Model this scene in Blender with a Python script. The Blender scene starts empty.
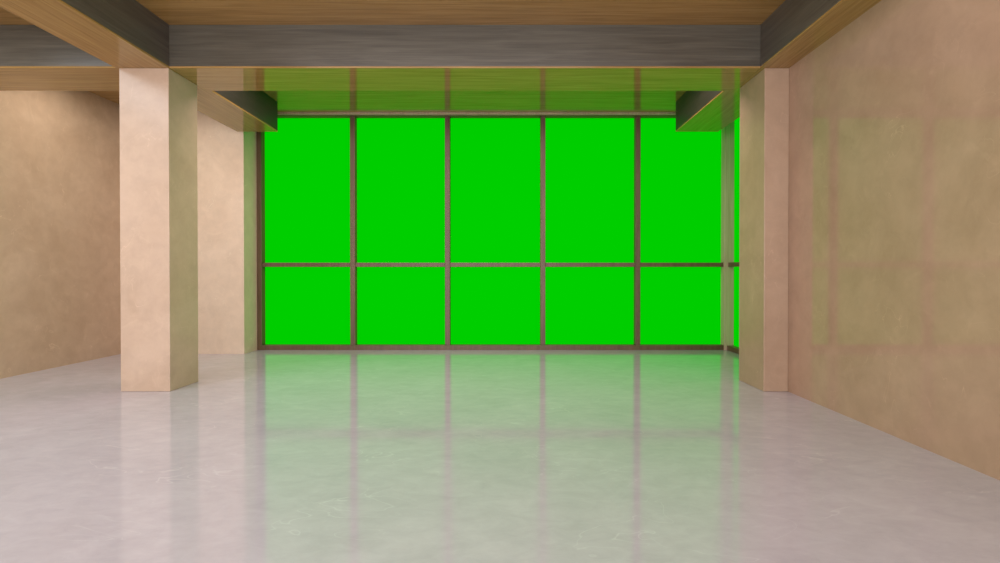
import bpy, bmesh, math
from mathutils import Vector
S=bpy.context.scene
C=S.collection
S.view_settings.view_transform='Standard'
S.view_settings.look='None'

# ---------------- materials ----------------
def newmat(name):
    m=bpy.data.materials.new(name); m.use_nodes=True
    nt=m.node_tree; b=nt.nodes['Principled BSDF']
    return m,nt,b
def noise(nt,vec,scale,detail=6,rough=.6,dist=0.0):
    n=nt.nodes.new('ShaderNodeTexNoise')
    n.inputs['Scale'].default_value=scale; n.inputs['Detail'].default_value=detail
    n.inputs['Roughness'].default_value=rough; n.inputs['Distortion'].default_value=dist
    nt.links.new(vec,n.inputs['Vector']); return n.outputs['Fac']
def coords(nt,scale=(1,1,1),off=(0,0,0)):
    g=nt.nodes.new('ShaderNodeNewGeometry'); mp=nt.nodes.new('ShaderNodeMapping')
    mp.inputs['Scale'].default_value=scale; mp.inputs['Location'].default_value=off
    nt.links.new(g.outputs['Position'],mp.inputs['Vector']); return mp.outputs['Vector']
def ramp(nt,fac,stops):
    r=nt.nodes.new('ShaderNodeValToRGB'); e=r.color_ramp.elements
    while len(e)<len(stops): e.new(.5)
    for i,(p,c) in enumerate(stops):
        e[i].position=p; e[i].color=(c[0],c[1],c[2],1) if hasattr(c,'__len__') else (c,c,c,1)
    nt.links.new(fac,r.inputs['Fac']); return r.outputs['Color']
def mix(nt,fac,a,b,mode='MIX'):
    m=nt.nodes.new('ShaderNodeMix'); m.data_type='RGBA'; m.blend_type=mode
    if hasattr(fac,'is_output'): nt.links.new(fac,m.inputs[0])
    else: m.inputs[0].default_value=fac
    for s,v in ((6,a),(7,b)):
        if hasattr(v,'is_output'): nt.links.new(v,m.inputs[s])
        else: m.inputs[s].default_value=(v[0],v[1],v[2],1)
    return m.outputs[2]
def lines(nt,vec,scale,w,dist=0.6):
    f=noise(nt,vec,scale,3,.5,dist)
    return ramp(nt,f,[(0.5-w,0),(0.5,1),(0.5+w,0)])
def bump(nt,b,h,strength,dist=.01):
    n=nt.nodes.new('ShaderNodeBump'); n.inputs['Strength'].default_value=strength; n.inputs['Distance'].default_value=dist
    nt.links.new(h,n.inputs['Height']); nt.links.new(n.outputs['Normal'],b.inputs['Normal'])

def plaster(name,dark,light,rough=.3,off=(0,0,0),spec=.6):
    m,nt,b=newmat(name)
    v=coords(nt,(1,1,1),off)
    c=ramp(nt,noise(nt,v,1.1,9,.62,.5),[(.28,dark),(.75,light)])
    f2=ramp(nt,noise(nt,v,4.5,8,.65,.3),[(.35,.88),(.62,1.03)])
    c=mix(nt,.6,c,f2,'MULTIPLY')
    blot=ramp(nt,noise(nt,coords(nt,(1,1,1),(off[0]+7,3,2)),2.6,5,.7,1.5),[(.56,0),(.74,.22)])
    c=mix(nt,blot,c,[min(.85,x*1.25) for x in light])
    mask=ramp(nt,noise(nt,v,1.7,2,.5),[(.5,0),(.62,.45)])
    sc=lines(nt,coords(nt,(1,1,.7),(4,off[1],1)),2.2,.003,1.2)
    c=mix(nt,mix(nt,1,sc,mask,'MULTIPLY'),c,[min(.85,x*1.4) for x in light])
    nt.links.new(c,b.inputs['Base Color'])
    r=ramp(nt,noise(nt,v,3,6,.6),[(.3,rough-.01),(.7,rough+.02)])
    nt.links.new(r,b.inputs['Roughness'])
    b.inputs['Specular IOR Level'].default_value=spec
    if rough>.1: bump(nt,b,noise(nt,v,14,6,.6),.01,.002)
    return m
M_wall=plaster('beige_microcement',(.40,.27,.175),(.50,.355,.245),.11,spec=.5)
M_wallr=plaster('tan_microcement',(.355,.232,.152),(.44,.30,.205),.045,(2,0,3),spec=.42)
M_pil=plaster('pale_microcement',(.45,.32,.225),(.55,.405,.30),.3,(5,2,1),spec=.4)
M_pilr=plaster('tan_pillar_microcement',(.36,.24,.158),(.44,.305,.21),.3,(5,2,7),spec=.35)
M_back=plaster('lit_look_microcement',(.60,.46,.33),(.70,.56,.42),.42,(5,6,1),spec=.35)  # plaster copy, colour lightened so the back wall looks brightly lit

m,nt,b=newmat('polished_concrete'); M_floor=m
v=coords(nt)
c=ramp(nt,noise(nt,v,1.3,9,.62,.6),[(.25,(.405,.39,.42)),(.75,(.475,.46,.49))])
c=mix(nt,.5,c,ramp(nt,noise(nt,coords(nt,(.6,1,1)),7,9,.72,.5),[(.35,.84),(.65,1.06)]),'MULTIPLY')
mask=ramp(nt,noise(nt,coords(nt,(1,1,1),(3,8,0)),1.3,3,.5),[(.46,0),(.6,.22)])
sc=lines(nt,coords(nt,(.5,1,1)),2.4,.006,1.0)
c=mix(nt,mix(nt,1,sc,mask,'MULTIPLY'),c,(.75,.74,.76))
nt.links.new(c,b.inputs['Base Color'])
nt.links.new(ramp(nt,noise(nt,v,2.6,8,.65,.5),[(.3,.06),(.7,.12)]),b.inputs['Roughness'])
b.inputs['IOR'].default_value=1.68
bump(nt,b,noise(nt,v,3,5,.5),.02,.01)

def wood(name,dark,light,axis,rough,off=(0,0,0),g=9,contrast=.6,spec=.5):
    m,nt,b=newmat(name)
    s=[g,g,g]; s[axis]=.45
    v=coords(nt,tuple(s),off)
    c=ramp(nt,noise(nt,v,1.6,8,.62,.9),[(.3,dark),(.68,light)])
    s2=[60,60,60]; s2[axis]=1.2
    c=mix(nt,contrast,c,ramp(nt,noise(nt,coords(nt,tuple(s2),off),1.0,4,.6),[(.35,.78),(.6,1.06)]),'MULTIPLY')
    nt.links.new(c,b.inputs['Base Color'])
    b.inputs['Roughness'].default_value=rough
    b.inputs['Specular IOR Level'].default_value=spec
    return m
OD,OL=(.29,.16,.045),(.41,.24,.08)
M_oakx=wood('oak_panel_crosswise',OD,OL,0,.045,spec=.6,contrast=.8)
M_oaky=wood('oak_panel_lengthwise',OD,OL,1,.1,spec=.5,contrast=.8)
GD,GL=(.07,.06,.045),(.115,.10,.076)
M_grx=wood('grey_stained_timber_crosswise',GD,GL,0,.3,g=8,contrast=.7)
M_gry=wood('grey_stained_timber_lengthwise',GD,GL,1,.3,g=8,contrast=.7)
M_gry_shade=wood('painted_shade_timber_lengthwise',(.03,.024,.02),(.05,.042,.034),1,.4,g=5,contrast=.4,spec=.3)  # grey timber copy with the rear bay's shade put into its colour
M_fr=wood('brown_window_frame',(.095,.058,.028),(.15,.095,.05),2,.38,spec=.35)
M_post=wood('pale_brown_post',(.45,.32,.22),(.56,.43,.31),2,.3)
m,nt,b=newmat('green_screen_pane'); M_green=m
b.inputs['Base Color'].default_value=(0,.02,0,1); b.inputs['Roughness'].default_value=.6
b.inputs['Emission Color'].default_value=(.0,.60,.0,1); b.inputs['Emission Strength'].default_value=1
b.inputs['Specular IOR Level'].default_value=0

# ---------------- mesh helpers ----------------
def boxes(name,bl,mats,parent=None,bevel=0.0):
    bm=bmesh.new()
    for x0,x1,y0,y1,z0,z1 in bl:
        vs=[bm.verts.new((x,y,z)) for x in (x0,x1) for y in (y0,y1) for z in (z0,z1)]
        for f in ((0,1,3,2),(4,6,7,5),(0,4,5,1),(2,3,7,6),(0,2,6,4),(1,5,7,3)):
            bm.faces.new([vs[i] for i in f])
    bmesh.ops.recalc_face_normals(bm,faces=bm.faces)
    if bevel: bmesh.ops.bevel(bm,geom=list(bm.edges),offset=bevel,segments=2,profile=.5,affect='EDGES')
    me=bpy.data.meshes.new(name); bm.to_mesh(me); bm.free()
    o=bpy.data.objects.new(name,me); C.objects.link(o)
    for mt in (mats if isinstance(mats,list) else [mats]): me.materials.append(mt)
    if parent:
        o.parent=parent; o.location=-parent.location
    return o
def struct(o,label=None,cat=None):
    o['kind']='structure'
    if label: o['label']=label
    if cat: o['category']=cat
    return o
def empty(name,loc,label,cat,group=None,kind=None):
    o=bpy.data.objects.new(name,None); C.objects.link(o); o.location=loc
    o['label']=label; o['category']=cat
    if group:o['group']=group
    if kind:o['kind']=kind
    return o

# ---------------- dimensions ----------------
H=4.975; HB=4.39
XL=-7.75; XR=3.81
YB=-4.0
YW=10.2
YG=10.88
XS=4.74
P0,P1=6.93,7.70
struct(boxes('floor',[(XL-.3,5.2,YB,11.2,-.2,0)],M_floor),'polished pale grey concrete floor','floor')
struct(boxes('ceiling',[(XL-.3,5.2,YB,11.2,H,H+.2)],M_oakx),'wood veneer ceiling above the beams','ceiling')
struct(boxes('wall_left',[(XL-.3,XL,YB,11.2,0,H)],M_wall),'mottled beige plaster wall on the left','wall')
struct(boxes('wall_right',[(XR,5.2,YB,P1,0,H)],M_wallr),'mottled tan plaster wall on the right','wall')
struct(boxes('wall_back',[(XL,-5.28,YW,11.2,0,H)],M_back),'short plaster wall, colour lightened to look lit, left of the green glazing','wall')

def pillar(x0,x1,y1,mat,label):
    o=boxes('pillar',[(x0,x1,P0,y1,0,HB)],mat,bevel=.006)
    o['label']=label;o['category']='pillar'; return o
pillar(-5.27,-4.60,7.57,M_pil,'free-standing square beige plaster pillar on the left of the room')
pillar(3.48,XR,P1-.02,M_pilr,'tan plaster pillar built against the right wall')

def beam(x0,x1,y0,y1,axis,label,mat=None):
    e=empty('ceiling_beam',((x0+x1)/2,(y0+y1)/2,HB),label,'beam')
    boxes('side_cladding',[(x0,x1,y0,y1,HB+.025,H)],mat or (M_grx if axis==0 else M_gry),e,.003)
    s=boxes('soffit_board',[(x0,x1,y0,y1,HB,HB+.025)],M_oakx if axis==0 else M_oaky,e,.003)
    s['label']='light oak board on the underside'
    return e
BX0,BX1=-5.31,-4.59; RX0=3.42
beam(BX0,BX1,YB,7.79,1,'long lengthwise ceiling beam resting on the free-standing left pillar')
beam(BX0,-4.52,7.79,10.03,1,'short lengthwise beam with painted-in shade behind the left pillar, ending before the glazing',M_gry_shade)
beam(BX1,RX0,P0,7.79,0,'wide grey crosswise ceiling beam spanning between the two pillars')
beam(XL,BX0,P0,7.79,0,'short crosswise ceiling beam from the left wall to the left pillar')
beam(RX0,XR,YB,7.79,1,'lengthwise ceiling beam running along the top of the right wall')
beam(3.29,4.12,7.79,10.03,1,'short lengthwise beam with painted-in shade behind the right pillar, ending before the glazing',M_gry_shade)

# ---------------- window 1 ----------------
FY0=10.72; FZ=.10; TB=.06
w=empty('window_1',(-.3,YG,0),'tall gridded window wall of ten bright green panes','window',kind='structure')
XJ=-5.28; XC=4.54
boxes('window_frame',[(XJ,XC,FY0,YG+.06,0,FZ),(XJ,XC,FY0,YG+.06,H-TB,H),(XJ,XJ+.10,FY0,YG+.06,FZ,H-TB)],M_fr,w,.004)
boxes('edge_trim',[(XJ+.09,XC,FY0-.06,FY0-.002,H-.045,H-.002)],M_post,w,.002)
mx=[-3.27,-1.275,.735,2.735]
hw=.053
for x in mx:
    boxes('mullion',[(x-hw,x+hw,FY0+.01,YG+.05,FZ,H-TB)],M_fr,w,.006)
edges=[XJ+.10]+[q for x in mx for q in (x-hw,x+hw)]+[XC]
T0,T1=1.75,1.84
for i in range(5):
    a,c=edges[2*i],edges[2*i+1]
    boxes('transom',[(a,c,FY0+.03,YG+.04,T0,T1)],M_fr,w,.005)
    for z0,z1 in ((FZ,T0),(T1,H-TB)):
        boxes('pane',[(a,c,YG,YG+.02,z0,z1)],M_green,w)
# ---------------- window 2 (side return) ----------------
w2=empty('window_2',(XS,9.3,0),'narrow slice of green side glazing behind the right pillar','window',kind='structure')
boxes('corner_post',[(XC,XS+.06,FY0-.02,YG+.08,0,H)],M_post,w2,.006)
Y2=P1
boxes('window_frame',[(XS-.14,XS+.06,Y2,FY0-.02,0,FZ),(XS-.14,XS+.06,Y2,FY0-.02,H-TB,H)],M_fr,w2,.004)
boxes('mullion',[(XS-.13,XS+.05,8.65,8.75,FZ,H-TB)],M_fr,w2,.004)
for a,c in ((Y2,8.65),(8.75,FY0-.02)):
    boxes('transom',[(XS-.12,XS+.04,a,c,T0,T1)],M_fr,w2,.003)
    for z0,z1 in ((FZ,T0),(T1,H-TB)):
        boxes('pane',[(XS,XS+.02,a,c,z0,z1)],M_green,w2)

# ---------------- light ----------------
W=bpy.data.worlds.new('world'); S.world=W; W.use_nodes=True
bg=W.node_tree.nodes['Background']; bg.inputs['Color'].default_value=(.75,.85,1,1); bg.inputs['Strength'].default_value=1.7
def area(name,loc,rot,sx,sy,power,col):
    l=bpy.data.lights.new(name,'AREA'); l.shape='RECTANGLE'; l.size=sx; l.size_y=sy; l.energy=power; l.color=col
    o=bpy.data.objects.new(name,l); C.objects.link(o); o.location=loc; o.rotation_euler=rot; return o
area('added_fill_behind_camera',(-2,YB+.1,2.4),(math.radians(90),0,0),10,4.2,730,(1,.94,.92))  # unseen area fill added behind the camera, standing in for assumed daylight
area('added_fill_front',(-.6,3.2,H-.03),(0,0,0),6.5,4,150,(1,.91,.97))  # added fill under the ceiling, out of view, to brighten the floor
area('added_fill_front_left',(-6.5,3.0,H-.03),(0,0,0),1.8,5,230,(.80,.90,1))  # made-up cool fill over the left bay, no lamp known there
area('added_fill_rear',(-.6,8.35,H-.03),(0,0,0),7,.8,170,(1,.74,.78))  # added fill hidden behind the crossbeam, tinted pink against the green spill
area('added_fill_rear_left',(-6.3,8.3,H-.03),(0,0,0),1.6,.8,55,(1,.91,.84))  # unseen fill, added to brighten the short back wall

# ---------------- camera ----------------
f=510
cd=bpy.data.cameras.new('camera'); cam=bpy.data.objects.new('camera',cd); C.objects.link(cam)
cd.sensor_width=36; cd.lens=f*36/1000; cd.shift_x=-8/1000; cd.shift_y=-3.75/1000
cam.location=(0,0,1.6); cam.rotation_euler=(math.radians(90)-3.75/f,0,0)
S.camera=cam
